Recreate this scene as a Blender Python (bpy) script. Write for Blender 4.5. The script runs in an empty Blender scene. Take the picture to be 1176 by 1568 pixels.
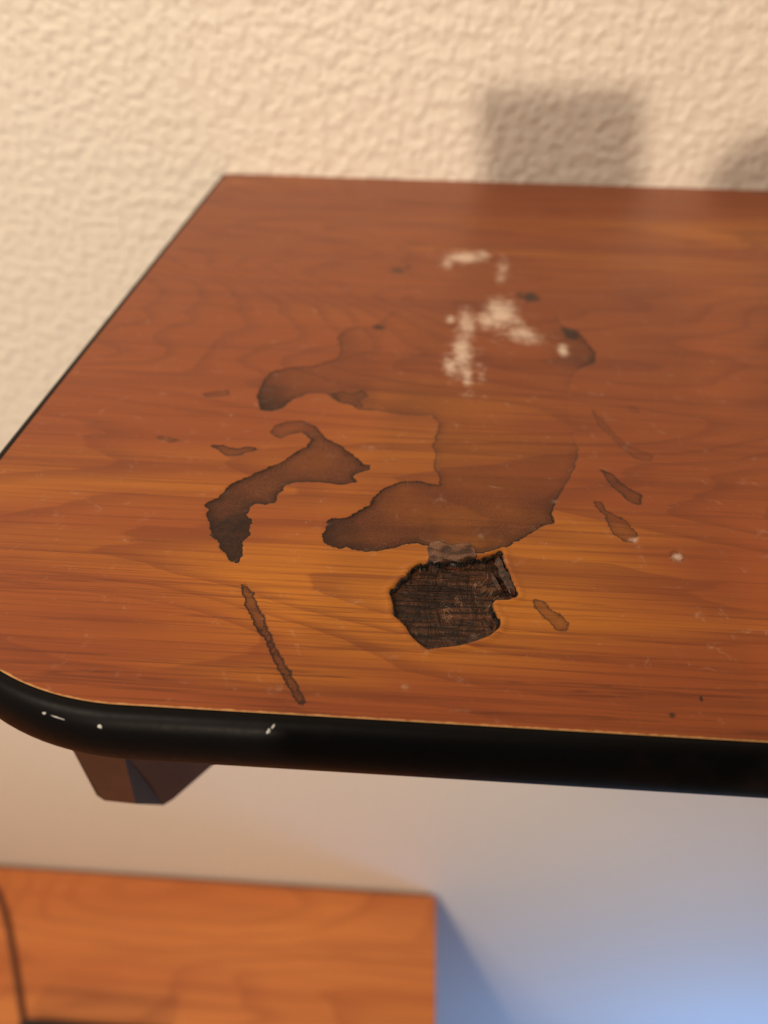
import bpy, bmesh, numpy as np, math, random
from mathutils import Matrix, Vector
random.seed(3)
D=bpy.data; C=bpy.context
S=C.scene
try:
    S.view_settings.view_transform='Standard'; S.view_settings.look='None'
except Exception: pass
# ---------------------------------------------------------------- survey of the photo
ZT=1.50                      # shelf top height
H=0.10157; CY=-0.3704; FPX=1133.355
CAM=np.array([0,CY,ZT+H])
def rotm(a,b,c):
    Rx=np.array([[1,0,0],[0,math.cos(a),-math.sin(a)],[0,math.sin(a),math.cos(a)]])
    Ry=np.array([[math.cos(b),0,math.sin(b)],[0,1,0],[-math.sin(b),0,math.cos(b)]])
    Rz=np.array([[math.cos(c),-math.sin(c),0],[math.sin(c),math.cos(c),0],[0,0,1]])
    return Rz@Ry@Rx
R=rotm(0.88031,-0.01281,0.05962)
def P(u,v,z=ZT):             # measured mark -> metric position on a horizontal surface
    d=R@np.array([u-588,-(v-784),-FPX]); t=(z-CAM[2])/d[2]
    return (CAM[0]+d[0]*t, CAM[1]+d[1]*t)
def W(u,v,y=0.0):            # measured mark -> metric position on a vertical plane
    d=R@np.array([u-588,-(v-784),-FPX]); t=(y-CAM[1])/d[1]
    return (CAM[0]+d[0]*t, CAM[2]+d[2]*t)
XL=-0.09627; YF=-0.30; RC=0.05036; XR=0.75; TH=0.0133
GAP=.004
XD,ZD=W(668,1372,-GAP)

# ---------------------------------------------------------------- helpers
def link(o,parent=None):
    C.collection.objects.link(o)
    if parent: o.parent=parent
    return o
def empty(name,loc=(0,0,0)):
    e=D.objects.new(name,None); e.location=loc; e.empty_display_size=.05
    link(e); return e
def mesh(name,vs,fs,mat=None,smooth=False,parent=None):
    m=D.meshes.new(name); m.from_pydata([tuple(map(float,v)) for v in vs],[],fs); m.update()
    if mat: m.materials.append(mat)
    if smooth:
        for p in m.polygons: p.use_smooth=True
    bm=bmesh.new(); bm.from_mesh(m); bmesh.ops.recalc_face_normals(bm,faces=bm.faces); bm.to_mesh(m); bm.free()
    return link(D.objects.new(name,m),parent)
def box(name,a,b,mat,bev=0,parent=None):
    x0,y0,z0=a;x1,y1,z1=b
    vs=[(x0,y0,z0),(x1,y0,z0),(x1,y1,z0),(x0,y1,z0),(x0,y0,z1),(x1,y0,z1),(x1,y1,z1),(x0,y1,z1)]
    fs=[(0,3,2,1),(4,5,6,7),(0,1,5,4),(1,2,6,5),(2,3,7,6),(3,0,4,7)]
    o=mesh(name,vs,fs,mat,False,parent)
    if bev:
        md=o.modifiers.new('bev','BEVEL'); md.width=bev; md.segments=4
    return o
class NT:
    def __init__(s,name):
        s.m=D.materials.new(name); s.m.use_nodes=True; s.t=s.m.node_tree
        s.b=s.t.nodes['Principled BSDF']
    def n(s,ty,**k):
        nd=s.t.nodes.new(ty)
        for a,b in k.items(): setattr(nd,a,b)
        return nd
    def l(s,a,b): s.t.links.new(a,b)
    def setin(s,sock,v):
        if hasattr(v,'is_linked') or hasattr(v,'links'): s.l(v,sock)
        else: sock.default_value=v
    def math(s,op,a,b=0.0,c=0.0,clamp=False):
        nd=s.n('ShaderNodeMath',operation=op); nd.use_clamp=clamp
        s.setin(nd.inputs[0],a); s.setin(nd.inputs[1],b); s.setin(nd.inputs[2],c)
        return nd.outputs[0]
    def sst(s,v,a,b,lo=0.0,hi=1.0):
        nd=s.n('ShaderNodeMapRange',interpolation_type='SMOOTHSTEP')
        s.setin(nd.inputs[0],v); s.setin(nd.inputs[1],a); s.setin(nd.inputs[2],b); nd.inputs[3].default_value=lo; nd.inputs[4].default_value=hi
        return nd.outputs[0]
    def mix(s,f,a,b,bt='MIX'):
        nd=s.n('ShaderNodeMix',data_type='RGBA',blend_type=bt)
        s.setin(nd.inputs[0],f)
        for i,v in ((6,a),(7,b)):
            if isinstance(v,tuple): nd.inputs[i].default_value=(*v,1)
            else: s.l(v,nd.inputs[i])
        return nd.outputs[2]
    def co(s,scale,rot=(0,0,0),loc=(0,0,0)):
        if not hasattr(s,'tc'): s.tc=s.n('ShaderNodeTexCoord')
        mp=s.n('ShaderNodeMapping'); s.l(s.tc.outputs['Object'],mp.inputs[0])
        mp.inputs['Scale'].default_value=scale; mp.inputs['Rotation'].default_value=rot; mp.inputs['Location'].default_value=loc
        return mp.outputs[0]
    def noise(s,vec,scale=1,detail=4,rough=.5,dist=0):
        nd=s.n('ShaderNodeTexNoise'); s.l(vec,nd.inputs['Vector'])
        nd.inputs['Scale'].default_value=scale; nd.inputs['Detail'].default_value=detail
        nd.inputs['Roughness'].default_value=rough; nd.inputs['Distortion'].default_value=dist
        return nd.outputs['Fac']
    def attr(s,name):
        nd=s.n('ShaderNodeAttribute',attribute_name=name); return nd.outputs['Fac']
    def bump(s,h,dist,strength=1,normal=None):
        nd=s.n('ShaderNodeBump'); s.l(h,nd.inputs['Height']); nd.inputs['Distance'].default_value=dist
        s.setin(nd.inputs['Strength'],strength)
        if normal is not None: s.l(normal,nd.inputs['Normal'])
        return nd.outputs[0]

def simple(name,col,rough=.5,spec=.5,bsc=0,bd=0.0002,var=0.0,coat=0):
    N=NT(name); b=N.b
    b.inputs['Roughness'].default_value=rough; b.inputs['Specular IOR Level'].default_value=spec
    b.inputs['Coat Weight'].default_value=coat
    nz=N.noise(N.co((1,1,1)),bsc or 40,3)
    dark=tuple(c*(1-var) for c in col); lite=tuple(min(1,c*(1+var)) for c in col)
    N.l(N.mix(nz,dark,lite),b.inputs['Base Color'])
    if bsc: N.l(N.bump(nz,bd),b.inputs['Normal'])
    return N.m

def wood_nodes(N, offset=(0,0,0), fs=1.0, c_dark=(.160,.032,.008), c_mid=(.275,.064,.012), c_lite=(.44,.145,.013), tone=None, ringk=.52, front=None):
    big=N.noise(N.co((4*fs,24*fs,5),loc=offset),1,3,.5,.5)
    if tone is not None: big=N.math('ADD',big,tone)
    med=N.noise(N.co((4*fs,135*fs,6),rot=(0,0,.02),loc=offset),1,5,.62,.4)
    fine=N.noise(N.co((16*fs,950*fs,20),rot=(0,0,.02),loc=offset),1,4,.62)
    # growth rings: contour lines of a stretched field -> cathedral figure
    fld=N.noise(N.co((3.4*fs,15*fs,1),rot=(0,0,.05),loc=(offset[0]+.7,offset[1]+.35,0)),1,2,.38,.25)
    wob=N.noise(N.co((30*fs,160*fs,1),loc=offset),1,2,.5)
    val=N.math('ADD',N.math('MULTIPLY',fld,32.0),N.math('MULTIPLY',wob,.7))
    fr=N.math('FRACT',val)
    ring=N.math('MULTIPLY',N.sst(fr,.50,.95),N.sst(fr,.95,1.0,1,0))
    # thin dark pore lines
    ln=N.noise(N.co((6*fs,360*fs,3),rot=(0,0,.025),loc=offset),1,4,.6,.5)
    line=N.sst(N.math('ABSOLUTE',N.math('SUBTRACT',ln,.5)),.0,.026,1,0)
    lm=N.sst(N.noise(N.co((5*fs,24*fs,3),loc=(2.2,.4,0)),1,2),.42,.62,.15,1)
    if front is not None: lm=N.math('MAXIMUM',lm,N.math('MULTIPLY',front,1.6))
    base=N.mix(N.sst(big,.36,.66),c_mid,c_lite)
    base=N.mix(N.sst(med,.46,.74,0,.52),base,c_dark)
    base=N.mix(N.math('MULTIPLY',ring,N.math('MULTIPLY',N.sst(med,.25,.6,.5,1),ringk)),base,c_dark)
    base=N.mix(N.math('MULTIPLY',N.math('MULTIPLY',line,lm),.44),base,tuple(c*.62 for c in c_dark))
    base=N.mix(N.sst(fine,.48,.68,0,.50),base,c_dark)
    return base,fine

# ---------------------------------------------------------------- wall paint
def wall_mat(name,col):
    N=NT(name); b=N.b
    v=N.co((1,1,1))
    a=N.noise(v,190,1.5,.5,.0); c=N.noise(v,480,2,.5)
    h=N.math('ADD',N.sst(a,.34,.72),N.math('MULTIPLY',c,.18))
    N.l(N.bump(h,.0008,.8),b.inputs['Normal'])
    N.l(N.mix(N.noise(v,3,2),tuple(x*.96 for x in col),col),b.inputs['Base Color'])
    b.inputs['Roughness'].default_value=.45; b.inputs['Specular IOR Level'].default_value=.45
    return N.m
mwall=wall_mat('wall_paint',(.77,.71,.625))
box('wall_back',(-1.6,0,0),(2.0,.1,2.6),mwall)
box('wall_left',(-1.7,-3.2,0),(-1.6,.1,2.6),mwall)
box('floor',(-1.7,-3.2,-.1),(2.0,.1,0),simple('carpet_beige',(.35,.29,.22),.95,.1,300,.004,.3))
box('ceiling',(-1.7,-3.2,2.6),(2.0,.1,2.7),simple('ceiling_white',(.7,.68,.62),.9,.2,90,.001,.04))
box('baseboard_back',(-1.6,-.012,0),(2.0,0,.08),simple('trim_white',(.7,.68,.62),.4))

# ---------------------------------------------------------------- shelf
shelf=empty('wall_shelf')
polys={
'A':(None,[(400,628),(393,605),(402,585),(415,570),(440,563),(480,560),(508,552),(520,545),(522,530),(516,518),(526,506),(545,500),(575,498),(610,470),(640,430),(680,390),(740,378),(775,400),(800,445),(840,460),(862,500),(885,508),(912,540),(912,555),(895,560),(880,570),(868,600),(872,650),(885,690),(880,715),(868,740),(850,768),(845,785),(848,800),(838,803),(825,808),(800,824),(775,838),(740,848),(700,842),(655,836),(638,831),(620,833),(590,842),(560,844),(530,838),(520,841),(497,832),(494,818),(503,803),(499,797),(515,792),(532,794),(548,783),(566,772),(578,756),(584,750),(612,738),(640,736),(658,742),(674,742),(672,728),(664,715),(668,700),(662,680),(668,668),(673,650),(662,636),(630,636),(600,632),(575,628),(548,627),(538,618),(512,612),(500,601),(470,602),(448,612),(430,626),(412,630)]),
'C':(None,[(414,664),(420,652),(440,646),(462,645),(482,652),(500,672),(522,682),(532,692),(548,700),(555,712),(567,711),(564,720),(545,724),(540,730),(546,738),(520,742),(490,738),(458,737),(438,742),(432,752),(422,756),(424,768),(410,772),(392,770),(380,778),(378,788),(384,796),(382,818),(370,830),(371,845),(364,864),(352,858),(346,846),(338,842),(334,826),(324,820),(322,800),(316,790),(320,780),(312,774),(335,762),(345,748),(362,738),(385,728),(410,716),(432,708),(450,695),(470,684),(478,672),(464,662),(446,664),(430,672)]),
'D':(.6,[(322,681),(345,682),(362,688),(378,683),(397,688),(380,692),(362,698),(348,698),(335,690)]),
'E':(.60,[(366,893),(378,895),(388,908),(393,925),(402,940),(410,960),(418,980),(430,1005),(440,1022),(455,1045),(462,1062),(469,1078),(461,1082),(452,1068),(440,1050),(428,1028),(416,1002),(404,975),(394,966),(386,948),(376,930),(374,912)]),
'F':(.52,[(920,720),(940,726),(950,738),(965,748),(983,758),(980,774),(966,770),(950,755),(937,745)]),
'G':(.42,[(908,765),(920,768),(930,782),(950,792),(962,800),(976,816),(972,831),(955,828),(940,818),(932,805),(926,788),(912,778)]),
'H':(.42,[(814,916),(835,922),(848,935),(862,945),(874,958),(868,967),(852,964),(838,950),(822,935)]),
'I':(.2,[(1022,845),(1034,842),(1048,852),(1046,861),(1033,860)]),
'J':(.22,[(903,622),(920,640),(945,668),(965,684),(1000,698),(998,708),(975,704),(955,690),(938,672),(915,650)]),
'J2':(.15,[(960,620),(975,622),(980,634),(970,634)]),
'K':(.4,[(308,603),(350,597),(352,605),(318,609)]),
'L':(.35,[(237,667),(258,669),(282,676),(262,677),(242,672)]),
'M':(.75,[(508,603),(522,598),(542,602),(556,596),(566,606),(552,612),(556,624),(540,620),(520,616)]),
}
holeP=[(597,906),(604,900),(612,890),(622,884),(630,872),(645,864),(654,866),(658,860),(672,864),(690,860),(705,863),(722,856),(745,854),(752,850),(768,843),(772,862),(779,880),(785,892),(793,912),(778,917),(756,918),(751,928),(758,940),(766,948),(762,962),(745,974),(725,981),(700,988),(675,990),(655,993),(643,984),(632,974),(622,958),(612,948),(604,942),(603,925)]
flakeP=[(652,866),(656,848),(652,840),(660,830),(672,826),(690,834),(700,832),(716,830),(726,838),(730,858),(722,862),(705,868),(690,866),(672,870),(658,868)]
strA=[(410,600,1.0),(400,620,1.15),(410,575,.65),(460,580,.5),(500,575,.4),(530,560,.35),(530,520,.4),(560,510,.2),(600,530,.04),(650,560,.03),(700,560,.03),(680,450,0),(740,400,0),(800,450,.0),(640,450,0),(740,500,0),(800,540,.03),(900,548,.7),(880,580,.16),(840,600,.04),(870,650,.06),(780,640,.08),(740,640,.10),(700,640,.18),(690,700,.34),(780,700,.26),(870,715,.42),(600,600,.26),(550,605,.6),(650,625,.38),(665,660,.4),(620,780,.74),(530,815,1.08),(500,815,1.18),(700,780,.66),(760,770,.64),(830,790,.88),(760,830,.92),(640,825,.95),(560,800,.9)]
strC=[(430,658,.5),(480,690,.8),(540,715,.9),(400,740,.92),(350,770,1.05),(350,820,1.38),(360,850,1.5)]
white=[(712,394,26,9,1),(685,404,10,8,.8),(740,388,10,7,.8),(770,408,9,16,.6),(766,425,9,8,.7),(768,480,22,22,1.1),(745,490,16,14,.9),(800,512,27,12,.85),(790,490,12,12,.7),(715,495,13,24,.9),(690,490,8,8,.7),(708,540,16,32,.95),(690,560,12,14,.9),(716,575,9,26,.75),(735,560,10,30,.35),(862,537,8,10,1),(1036,852,10,6,.8),(968,826,8,5,.8)]
darks=[(875,512,13,9,1.1),(866,505,8,6,.9),(812,455,18,9,.9),(795,452,8,5,.8),(608,414,16,8,.7),(625,408,8,5,.7),(580,501,12,5,.9),(905,552,8,10,.6),(1074,1070,3,4,1.4),(1030,1095,7,4,1.1),(956,1022,8,3,.5),(680,775,3,3,1),(400,964,8,4,.9),(745,370,4,3,.4)]
# grid of the laminate sheet
step=.00062
xs=list(np.arange(XL,.215,step)); x=xs[-1]; g=step
while x<XR:
    g=min(g*1.25,.03); x=min(x+g,XR); xs.append(x)
xs[0]=XL; xs=np.array(xs)
nr=485
tt=np.linspace(0,1,nr)
yf=np.where(xs<XL+RC, YF+RC-np.sqrt(np.maximum(0,RC**2-(RC-(xs-XL))**2)), YF)
X=np.repeat(xs[:,None],nr,1); Y=yf[:,None]*(1-tt)[None,:]
X=X.ravel(); Y=Y.ravel(); n=len(X)
def sd_poly(pts,lim=.01):
    p=np.array([P(*q) for q in pts])
    lo=p.min(0)-lim; hi=p.max(0)+lim
    out=np.full(n,-lim*1000.)
    idx=np.where((X>lo[0])&(X<hi[0])&(Y>lo[1])&(Y<hi[1]))[0]
    px=X[idx];py=Y[idx]; dm=np.full(len(idx),1e9); ins=np.zeros(len(idx),bool)
    for i in range(len(p)):
        ax,ay=p[i-1]; bx,by=p[i]
        ex,ey=bx-ax,by-ay
        t=np.clip(((px-ax)*ex+(py-ay)*ey)/(ex*ex+ey*ey+1e-12),0,1)
        dm=np.minimum(dm,np.hypot(px-ax-t*ex,py-ay-t*ey))
        c=((ay>py)!=(by>py))
        xi=ax+(py-ay)/(by-ay+1e-15)*ex
        ins^=c&(px<xi)
    out[idx]=np.maximum(np.where(ins,dm,-dm)*1000,-lim*1000)
    return out
def idw(ctrl):
    num=np.zeros(n);den=np.zeros(n)
    for u,v,s in ctrl:
        a,b=P(u,v); w=1/(((X-a)**2+((Y-b)*.8)**2+4e-6)**1.8); num+=w*s;den+=w
    return num/den
sd=np.full(n,-10.); st=np.zeros(n)
for k,(s,pts) in polys.items():
    q=sd_poly(pts); sv=idw(strA) if k=='A' else idw(strC) if k=='C' else np.full(n,s)
    m=(q>sd)|((q>0)&(sv>st)); sd[m]=q[m]; st[m]=sv[m]
hole=sd_poly(holeP); flake=sd_poly(flakeP)
def blobs(L):
    o=np.zeros(n)
    for u,v,a,b,s in L:
        cx,cy=P(u,v); ax=abs(P(u+a,v)[0]-cx); ay=abs(P(u,v+b)[1]-cy)
        o=np.maximum(o,s*np.exp(-.5*(((X-cx)/ax)**2+((Y-cy)/ay)**2)*1.6))
    return o
wh=blobs(white); dk=blobs(darks)
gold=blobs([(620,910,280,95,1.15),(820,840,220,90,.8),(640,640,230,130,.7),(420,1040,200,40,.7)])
def ss(v,a,b):
    t=np.clip((v-a)/(b-a),0,1); return t*t*(3-2*t)
ed=np.minimum(Y-YF,X-XL)*1000
cm=(X<XL+RC)&(Y<YF+RC)
ed[cm]=(RC-np.hypot(X[cm]-XL-RC,Y[cm]-YF-RC))*1000
ed=ed+5*ss(Y,-.265,-.25)
frt=1-ss(Y,-.293,-.278)
Z=np.full(n,ZT)-.0012*ss(hole,-.25,.55)+.00035*np.exp(-((hole+.75)/.5)**2)+.0003*ss(flake,0,1)-.00012*ss(sd,-.3,.3)*np.clip(st,0,1)
nc=len(xs)
me=D.meshes.new('laminate_top')
me.vertices.add(n); me.vertices.foreach_set('co',np.stack([X,Y,Z],1).ravel())
i,j=np.meshgrid(np.arange(nc-1),np.arange(nr-1),indexing='ij'); a=(i*nr+j).ravel()
quads=np.stack([a,a+nr,a+nr+1,a+1],1)
me.loops.add(quads.size); me.loops.foreach_set('vertex_index',quads.ravel().astype(np.int32))
me.polygons.add(len(quads)); me.polygons.foreach_set('loop_start',(np.arange(len(quads))*4).astype(np.int32))
try: me.polygons.foreach_set('loop_total',np.full(len(quads),4,np.int32))
except Exception: pass
me.update(calc_edges=True); me.validate()
me.polygons.foreach_set('use_smooth',np.ones(len(me.polygons),bool))
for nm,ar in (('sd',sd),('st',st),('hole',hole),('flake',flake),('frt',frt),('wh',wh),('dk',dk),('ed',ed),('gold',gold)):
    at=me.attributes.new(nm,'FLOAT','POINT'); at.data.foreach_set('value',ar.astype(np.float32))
top=link(D.objects.new('laminate_top',me),shelf)

N=NT('cherry_laminate_worn'); b=N.b
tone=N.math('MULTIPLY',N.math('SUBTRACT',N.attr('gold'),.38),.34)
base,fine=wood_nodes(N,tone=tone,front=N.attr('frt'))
v1=N.co((1,1,1))
nAr=N.noise(v1,480,4,.65)
nA=N.math('SUBTRACT',nAr,.5)
sdn=N.math('ADD',N.attr('sd'),N.math('MULTIPLY',nA,2.1))
mot=N.noise(v1,85,4,.65)
stA=N.attr('st')
stt=N.math('MULTIPLY',stA,N.math('ADD',.32,N.math('MULTIPLY',mot,1.15)))
mask=N.sst(sdn,-.08,.12)
fac=N.math('MULTIPLY',mask,N.math('MINIMUM',stt,.92))
vor=N.n('ShaderNodeTexVoronoi'); N.l(v1,vor.inputs['Vector']); vor.inputs['Scale'].default_value=2600
paper=N.mix(N.sst(vor.outputs['Distance'],.1,.7),(.170,.058,.028),(.088,.027,.013))
paper=N.mix(N.sst(mot,.42,.62,.55,0),paper,(.055,.018,.010))
col=N.mix(fac,base,paper)
deep=N.math('MULTIPLY',mask,N.sst(stA,.80,1.35,0,.92))
col=N.mix(N.math('MULTIPLY',deep,N.sst(nAr,.3,.6,.55,1)),col,(.016,.008,.006))
rim=N.sst(N.math('ABSOLUTE',N.math('SUBTRACT',sdn,.12)),.07,.38,1,0)
rimk=N.math('MINIMUM',N.math('MULTIPLY',N.math('POWER',stA,1.2),1.35),.96)
col=N.mix(N.math('MULTIPLY',rim,rimk),col,(.015,.005,.003))
seep=N.math('MULTIPLY',N.sst(sdn,.2,2.6,1,0),mask)
col=N.mix(N.math('MULTIPLY',seep,N.math('MULTIPLY',N.math('MINIMUM',stA,1.0),.55)),col,(.028,.010,.006))
# flake
fl=N.sst(N.math('ADD',N.attr('flake'),N.math('MULTIPLY',nA,2.2)),-.1,.2)
col=N.mix(fl,col,N.mix(N.sst(nAr,.36,.64),(.040,.016,.009),(.20,.095,.055)))
# hole: torn fibre board
hn=N.math('ADD',N.attr('hole'),N.math('MULTIPLY',nA,1.3))
hm=N.sst(hn,-.05,.15)
fib=N.noise(N.co((110,950,1),rot=(0,0,-.5)),1,5,.72,.9)
fib2=N.noise(N.co((260,120,1),rot=(0,0,.9)),1,4,.65,1.2)
hc=N.mix(N.sst(fib,.40,.64),(.014,.005,.003),(.130,.046,.018))
hc=N.mix(N.sst(fib2,.50,.66,0,.85),hc,(.009,.004,.002))
hc=N.mix(N.sst(mot,.40,.62,.45,0),hc,(.012,.005,.003))
scr=N.sst(N.math('ABSOLUTE',N.math('SUBTRACT',fib2,.43)),.0,.012,1,0)
hc=N.mix(N.math('MULTIPLY',scr,N.sst(mot,.47,.58,0,.75)),hc,(.34,.20,.12))
col=N.mix(hm,col,hc)
lip=N.sst(N.math('ABSOLUTE',N.math('SUBTRACT',hn,.75)),.05,.30,1,0)
col=N.mix(N.math('MULTIPLY',lip,N.sst(nAr,.45,.6,0,.6)),col,(.16,.055,.022))
hr=N.sst(N.math('ABSOLUTE',N.math('SUBTRACT',hn,.1)),.10,.45,1,0)
col=N.mix(N.math('MULTIPLY',hr,.94),col,(.004,.002,.0015))
# dark spots
dn=N.sst(N.math('ADD',N.attr('dk'),N.math('MULTIPLY',nA,.9)),.3,.85,0,.90)
col=N.mix(dn,col,(.018,.008,.006))
# white residue
wn=N.noise(v1,240,5,.72,.5)
wv=N.sst(N.math('ADD',N.attr('wh'),N.math('MULTIPLY',N.math('SUBTRACT',wn,.5),1.8)),.12,1.15,0,.82)
col=N.mix(wv,col,(.85,.67,.54))
# worn light edge of the sheet
en=N.math('ADD',N.attr('ed'),N.math('MULTIPLY',nA,.8))
col=N.mix(N.sst(en,.10,.38,.85,0),col,(.62,.34,.13))
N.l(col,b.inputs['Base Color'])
rough=N.math('ADD',.39,N.math('MULTIPLY',mot,.10))
rough=N.math('ADD',rough,N.math('MULTIPLY',fac,.06))
rough=N.math('ADD',rough,N.math('MULTIPLY',wv,.3))
rough=N.math('ADD',rough,N.math('MULTIPLY',hm,-.17))
N.l(rough,b.inputs['Roughness'])
spc=N.math('SUBTRACT',.32,N.math('MULTIPLY',fac,.14))
N.l(spc,b.inputs['Specular IOR Level'])
hgt=N.math('MULTIPLY',fine,.10)
hgt=N.math('SUBTRACT',hgt,N.math('MULTIPLY',fac,.8))
hgt=N.math('ADD',hgt,N.math('MULTIPLY',hm,N.math('ADD',N.math('MULTIPLY',fib,4.0),N.math('MULTIPLY',fib2,8.0))))
hgt=N.math('ADD',hgt,N.math('MULTIPLY',N.math('ADD',fl,deep),N.math('MULTIPLY',nAr,2.0)))
hgt=N.math('ADD',hgt,N.math('MULTIPLY',N.math('MULTIPLY',fac,vor.outputs['Distance']),.25))
N.l(N.bump(hgt,.0002,.95),b.inputs['Normal'])
me.materials.append(N.m)

# curled splinters of lifted veneer at the broken patch
NV=NT('veneer_flake_glossy')
vz=NV.noise(NV.co((1,1,1)),600,3,.6)
NV.l(NV.mix(NV.sst(vz,.4,.65),(.012,.004,.003),(.09,.030,.014)),NV.b.inputs['Base Color'])
NV.b.inputs['Roughness'].default_value=.22
NV.l(NV.bump(vz,.0006,.8),NV.b.inputs['Normal'])
def curl(name,line,rad,a0,a1,lift=0):
    vs=[];k=9
    for i_,(u,v_) in enumerate(line):
        x_,y_=P(u,v_); r_=rad[i_]
        p0=P(*line[max(i_-1,0)]); p1=P(*line[min(i_+1,len(line)-1)])
        tx,ty=p1[0]-p0[0],p1[1]-p0[1]; L=math.hypot(tx,ty); nx,ny=ty/L,-tx/L
        for q_ in range(k):
            an=a0+(a1-a0)*q_/(k-1)
            rr=r_*(1+.18*math.sin(i_*2.1+q_*1.3))
            vs.append((x_+nx*rr*math.cos(an),y_+ny*rr*math.cos(an),ZT-.0005+lift+rr*.55*math.sin(an)))
    fs=[(a_*k+q_,(a_+1)*k+q_,(a_+1)*k+q_+1,a_*k+q_+1) for a_ in range(len(line)-1) for q_ in range(k-1)]
    o=mesh(name,vs,fs,NV.m,True,shelf)
    md=o.modifiers.new('thick','SOLIDIFY'); md.thickness=.00012
    return o
curl('veneer_flake_a',[(760,846),(765,860),(768,868),(772,879),(778,888),(783,900),(786,910)],[.0004,.0011,.0008,.0012,.0009,.0011,.0005],0,3.0)
curl('veneer_flake_b',[(752,872),(757,884),(763,896),(770,904)],[.0002,.0006,.0005,.0003],.2,2.9)

# core board + moulding
path=[(XL,0)]
for k in range(0,12): path.append((XL,-(abs(YF)-RC)*(k+1)/12))
for k in range(1,33):
    a=math.pi+ (math.pi/2)*k/32
    path.append((XL+RC+RC*math.cos(a),YF+RC+RC*math.sin(a)))
nstr=40
for k in range(1,nstr+1): path.append((XL+RC+(XR-XL-RC)*k/nstr,YF))
mcore=simple('particle_board',(.30,.20,.11),.9,.1,600,.0004,.4)
cv=[(x,y,ZT-.0018) for x,y in path]+[(XR,0,ZT-.0018)]
m=len(cv); cv+= [(x,y,ZT-TH) for x,y,_ in cv]
cf=[tuple(range(m)),tuple(range(2*m-1,m-1,-1))]+[(k,(k+1)%m,(k+1)%m+m,k+m) for k in range(m)]
mesh('board_core',cv,cf,mcore,False,shelf)
prof=[(-.0012,-.0006),(.0000,-.00015),(.0010,-.0001),(.0020,-.0006),(.0029,-.0016),(.0034,-.0030),(.0037,-.0048),(.0038,-.0066),(.0037,-.0087),(.0032,-.0107),(.0024,-.0122),(.0013,-.0131),(0,-.0134),(-.004,-.0134)]
nv=[]
for k,(x,y) in enumerate(path):
    x0,y0=path[max(k-1,0)];x1,y1=path[min(k+1,len(path)-1)]
    tx,ty=x1-x0,y1-y0; L=math.hypot(tx,ty); nx,ny=ty/L,-tx/L
    if k==0: nx,ny=-1,0
    for o,z in prof: nv.append((x+nx*o,y+ny*o,ZT+z))
q=len(prof)
nf=[(k*q+a,(k+1)*q+a,(k+1)*q+a+1,k*q+a+1) for k in range(len(path)-1) for a in range(q-1)]
nf.append(tuple(range(q)))
nf.append(tuple(range((len(path)-1)*q,(len(path))*q)))
NB=NT('black_vinyl_trim'); bb=NB.b
v=NB.co((1,1,1))
z1=NB.noise(v,60,4,.6); z2=NB.noise(v,700,3,.6)
NB.l(NB.mix(NB.sst(z1,.56,.74),(.0022,.0020,.0023),(.009,.0045,.004)),bb.inputs['Base Color'])
NB.l(NB.math('ADD',.36,NB.math('MULTIPLY',z2,.2)),bb.inputs['Roughness'])
bb.inputs['Specular IOR Level'].default_value=.10
NB.l(NB.bump(NB.noise(v,240,3,.5),.00012,.5),bb.inputs['Normal'])
mesh('edge_moulding',nv,nf,NB.m,True,shelf)
# little paint nicks: flattened flakes sitting on the moulding surface
mn=simple('nick_paint',(.50,.50,.50),.5,var=.3)
def on_trim(u,v_):
    best=None
    for zz in np.linspace(ZT-.0001,ZT-.0130,130):
        x_,y_=P(u,v_,zz)
        if x_<XL+RC: off=math.hypot(x_-XL-RC,y_-YF-RC)-RC
        else: off=YF-y_
        po=np.interp(ZT-zz,[-z for _,z in prof[2:13]],[o for o,_ in prof[2:13]])
        if best is None or abs(off-po)<best[0]: best=(abs(off-po),x_,y_,zz)
    return best[1:]
for (u,v_,l,w,an) in ((90,1099,.0024,.00020,-.25),(68,1092,.0006,.0004,0),(153,1112,.0007,.0007,.6),(411,1120,.0009,.0005,1.0),(418,1113,.0009,.0004,.9)):
    a,z0,zz=on_trim(u,v_)
    bm=bmesh.new(); bmesh.ops.create_icosphere(bm,subdivisions=2,radius=1)
    for vv in bm.verts:
        k=1+.35*math.sin(vv.co.x*7+vv.co.y*5)
        vv.co=Vector((vv.co.x*l*.5*k,vv.co.y*w*.5*k,vv.co.z*.00018))
    mm=D.meshes.new('paint_nick'); bm.to_mesh(mm); bm.free(); mm.materials.append(mn)
    o=link(D.objects.new('paint_nick',mm),shelf)
    o.matrix_world=Matrix.Translation((a,z0,zz))@Matrix.Rotation(math.radians(58),4,'X')@Matrix.Rotation(an,4,'Z')
# support bracket under the shelf
mbr=simple('dark_stained_wood',(.042,.018,.012),.38,.5,120,.0001,.35)
mbr2=simple('dark_stained_wood_b',(.060,.030,.026),.55,.3,120,.0001,.3)
zu=ZT-TH
def bp(u,v,y,top=False):
    a,z=W(u,v,y); return (a,y,zu if top else z)
f=[bp(86,1100,-.272,True),bp(112,1150,-.272),bp(148,1218,-.272),bp(160,1226,-.272),bp(208,1231,-.274),bp(188,1150,-.274),bp(184,1110,-.274,True),
   bp(250,1233,-.262),bp(265,1224,-.260),bp(332,1166,-.252),bp(385,1120,-.248,True)]
nbk=len(f); bv=f+[(x_,-.0,z_) for x_,y_,z_ in f]
loop=[0,1,2,3,4,7,8,9,10,6]
bf=[(0,1,2,3,4,5,6),(6,5,4,7,8,9,10)]
bf+=[(loop[k],loop[(k+1)%len(loop)],loop[(k+1)%len(loop)]+nbk,loop[k]+nbk) for k in range(len(loop))]
bf.append(tuple(l_+nbk for l_ in loop))
br=mesh('support_bracket',bv,bf,mbr,False,shelf)
br.data.materials.append(mbr2)
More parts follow.
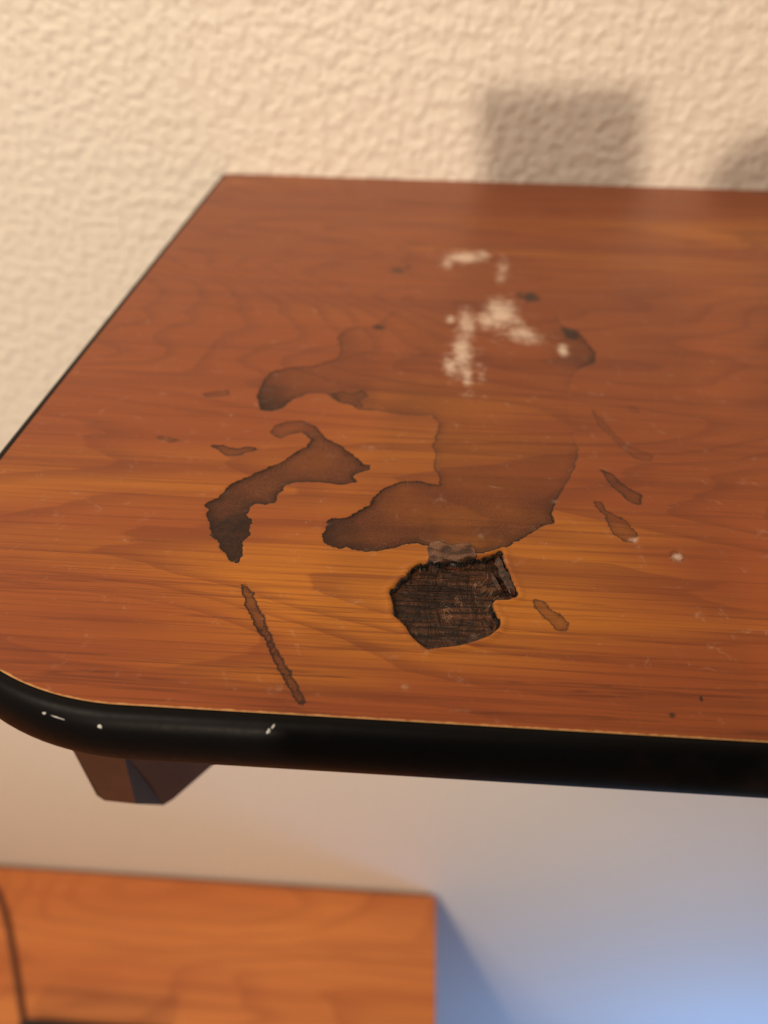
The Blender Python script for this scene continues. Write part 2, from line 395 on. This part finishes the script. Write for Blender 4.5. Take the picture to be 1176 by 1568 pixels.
for p in br.data.polygons:
    if p.center.y<-.2 and p.center.x>bv[6][0] and abs(p.normal.y)>.5: p.material_index=1
br2=br.copy(); br2.data=br.data.copy(); br2.location.x=.72; link(br2,shelf)

# ---------------------------------------------------------------- lower desk
desk=empty('wooden_desk')
ND=NT('desk_cherry_laminate')
dbase,df=wood_nodes(ND,offset=(3.1,1.7,0),fs=.32,c_dark=(.42,.110,.028),c_mid=(.60,.175,.045),c_lite=(.74,.255,.065),ringk=.5)
ND.l(dbase,ND.b.inputs['Base Color']); ND.b.inputs['Roughness'].default_value=.4
DX0=-1.15; DY=-.62
box('desk_top',(DX0,DY,ZD-.025),(XD,-GAP,ZD),ND.m,.002,desk)
box('side_panel_right',(XD-.04,DY+.04,0),(XD-.02,-GAP-.012,ZD-.025),ND.m,.001,desk)
box('side_panel_left',(DX0+.02,DY+.04,0),(DX0+.04,-GAP-.012,ZD-.025),ND.m,.001,desk)
box('modesty_panel',(DX0+.04,-.12,.25),(XD-.04,-.10,ZD-.025),ND.m,.001,desk)
# cable lying on desk
cu=D.curves.new('power_cable','CURVE'); cu.dimensions='3D'; cu.bevel_depth=.0024; cu.bevel_resolution=4
pts=[P(u,v,ZD+.0025) for u,v in ((-60,1310),(-25,1335),(0,1370),(12,1415),(23,1480),(30,1530),(37,1575),(45,1640))]
sp=cu.splines.new('NURBS'); sp.points.add(len(pts)-1); sp.use_endpoint_u=True; sp.order_u=4
for k,(a,b_) in enumerate(pts): sp.points[k].co=(a,min(b_,-GAP-.006),ZD+.0025,1)
cu.materials.append(simple('cable_rubber',(.10,.035,.02),.5))
link(D.objects.new('power_cable',cu))
# router
rt=empty('wifi_router')
mblk=simple('black_plastic',(.012,.012,.013),.45,.5,500,.0001,.2)
a0=P(28,1561,ZD+.024); a1=P(255,1565,ZD+.024)
yb=(a0[1]+a1[1])/2
box('router_body',(a0[0],yb-.12,ZD),(a1[0],yb,ZD+.024),mblk,.008,rt)
mled=simple('led_green',(.1,.6,.2),.3)
for k in range(5):
    box('router_led',(a0[0]+.03+k*.02,yb-.1205,ZD+.010),(a0[0]+.034+k*.02,yb-.1195,ZD+.013),mled,0,rt)

# ---------------------------------------------------------------- camera
cd=D.cameras.new('camera'); cam=D.objects.new('camera',cd); link(cam)
M=Matrix([list(R[0])+[CAM[0]],list(R[1])+[CAM[1]],list(R[2])+[CAM[2]],[0,0,0,1]])
cam.matrix_world=M
cd.sensor_fit='VERTICAL'; cd.sensor_height=36; cd.sensor_width=27; cd.lens=FPX/1568*36
cd.clip_start=.002
cd.dof.use_dof=True
d=R@np.array([690-588,-(900-784),-FPX]); t=-H/d[2]
cd.dof.focus_distance=FPX*t; cd.dof.aperture_fstop=10.5
S.camera=cam

# ---------------------------------------------------------------- phone (takes the picture) on an unseen, added holder that shadows the wall
hold=empty('added_phone_holder')
mph=simple('phone_glass',(.02,.02,.025),.2,.5)
msil=simple('holder_plastic',(.05,.05,.055),.45)
MP=M@Matrix.Translation((-.014,-.050,.010))
for nm,a_,b_,mt,bv_ in (('phone_body',(-.031,-.070,-.001),(.031,.066,.007),mph,.0035),
                    ('phone_screen',(-.029,-.068,.0068),(.029,.064,.0072),simple('screen_glass',(.03,.03,.03),.1),.0002),
                    ('added_cradle',(-.036,-.050,-.003),(.036,.000,.012),msil,.003)):
    o=box(nm,a_,b_,mt,bv_,hold); o.matrix_world=MP
bm=bmesh.new(); bmesh.ops.create_uvsphere(bm,u_segments=32,v_segments=20,radius=.024)  # ball added out of view to cast the second shadow on the wall
for vv in bm.verts: vv.co.z*=.8
mm=D.meshes.new('shadow_ball'); bm.to_mesh(mm); bm.free(); mm.materials.append(msil)
for p in mm.polygons: p.use_smooth=True
bj=link(D.objects.new('shadow_ball',mm),hold); bjc=MP@Vector((.078,.025,.012)); bj.location=bjc
gc=D.curves.new('added_gooseneck','CURVE'); gc.dimensions='3D'; gc.bevel_depth=.005; gc.bevel_resolution=4
st0=MP@Vector((.034,-.025,.006))
sp=gc.splines.new('NURBS'); gp=[tuple(st0),(st0.x+.02,st0.y,st0.z),tuple(bjc),tuple(bjc),(.20,-.47,1.60),(.36,-.47,1.66),(.42,-.40,1.62),(.42,-.325,1.56),(.42,-.322,1.50)]
sp.points.add(len(gp)-1); sp.use_endpoint_u=True; sp.order_u=4
for k,pp in enumerate(gp): sp.points[k].co=(*pp,1)
gc.materials.append(msil); link(D.objects.new('added_gooseneck',gc),hold)
for nm,a_,b_ in (('added_clamp_back',(.405,-.330,1.470),(.435,-.306,1.512)),('added_clamp_upper_jaw',(.405,-.316,1.5008),(.435,-.270,1.510)),('added_clamp_lower_jaw',(.405,-.316,1.4700),(.435,-.270,1.478))):
    box(nm,a_,b_,msil,.002,hold)

# ---------------------------------------------------------------- lights
def area(name,loc,tgt,size,power,col,spread=180):
    l=D.lights.new(name,'AREA'); l.shape='DISK'; l.size=size; l.energy=power; l.color=col; l.spread=math.radians(spread)
    o=D.objects.new(name,l); link(o); o.location=loc
    o.rotation_euler=(Vector(tgt)-Vector(loc)).to_track_quat('-Z','Y').to_euler(); return o
l=D.lights.new('lamp_light','SPOT'); l.energy=124; l.color=(1,.80,.60); l.shadow_soft_size=.042; l.spot_size=math.radians(70); l.spot_blend=1
o=D.objects.new('lamp_light',l); link(o); o.location=(-.39,-2.37,2.07)
o.rotation_euler=(Vector((-.05,0,1.74))-o.location).to_track_quat('-Z','Y').to_euler()
area('ceiling_light',(-.75,-.9,2.5),(.0,-.1,1.4),.4,15,(1,.85,.67))
area('monitor_glow',(.60,-.50,.38),(.30,0,.05),.35,4.2,(.18,.43,1))
w=D.worlds.new('world'); S.world=w; w.use_nodes=True
w.node_tree.nodes['Background'].inputs[0].default_value=(1,.88,.76,1); w.node_tree.nodes['Background'].inputs[1].default_value=.18
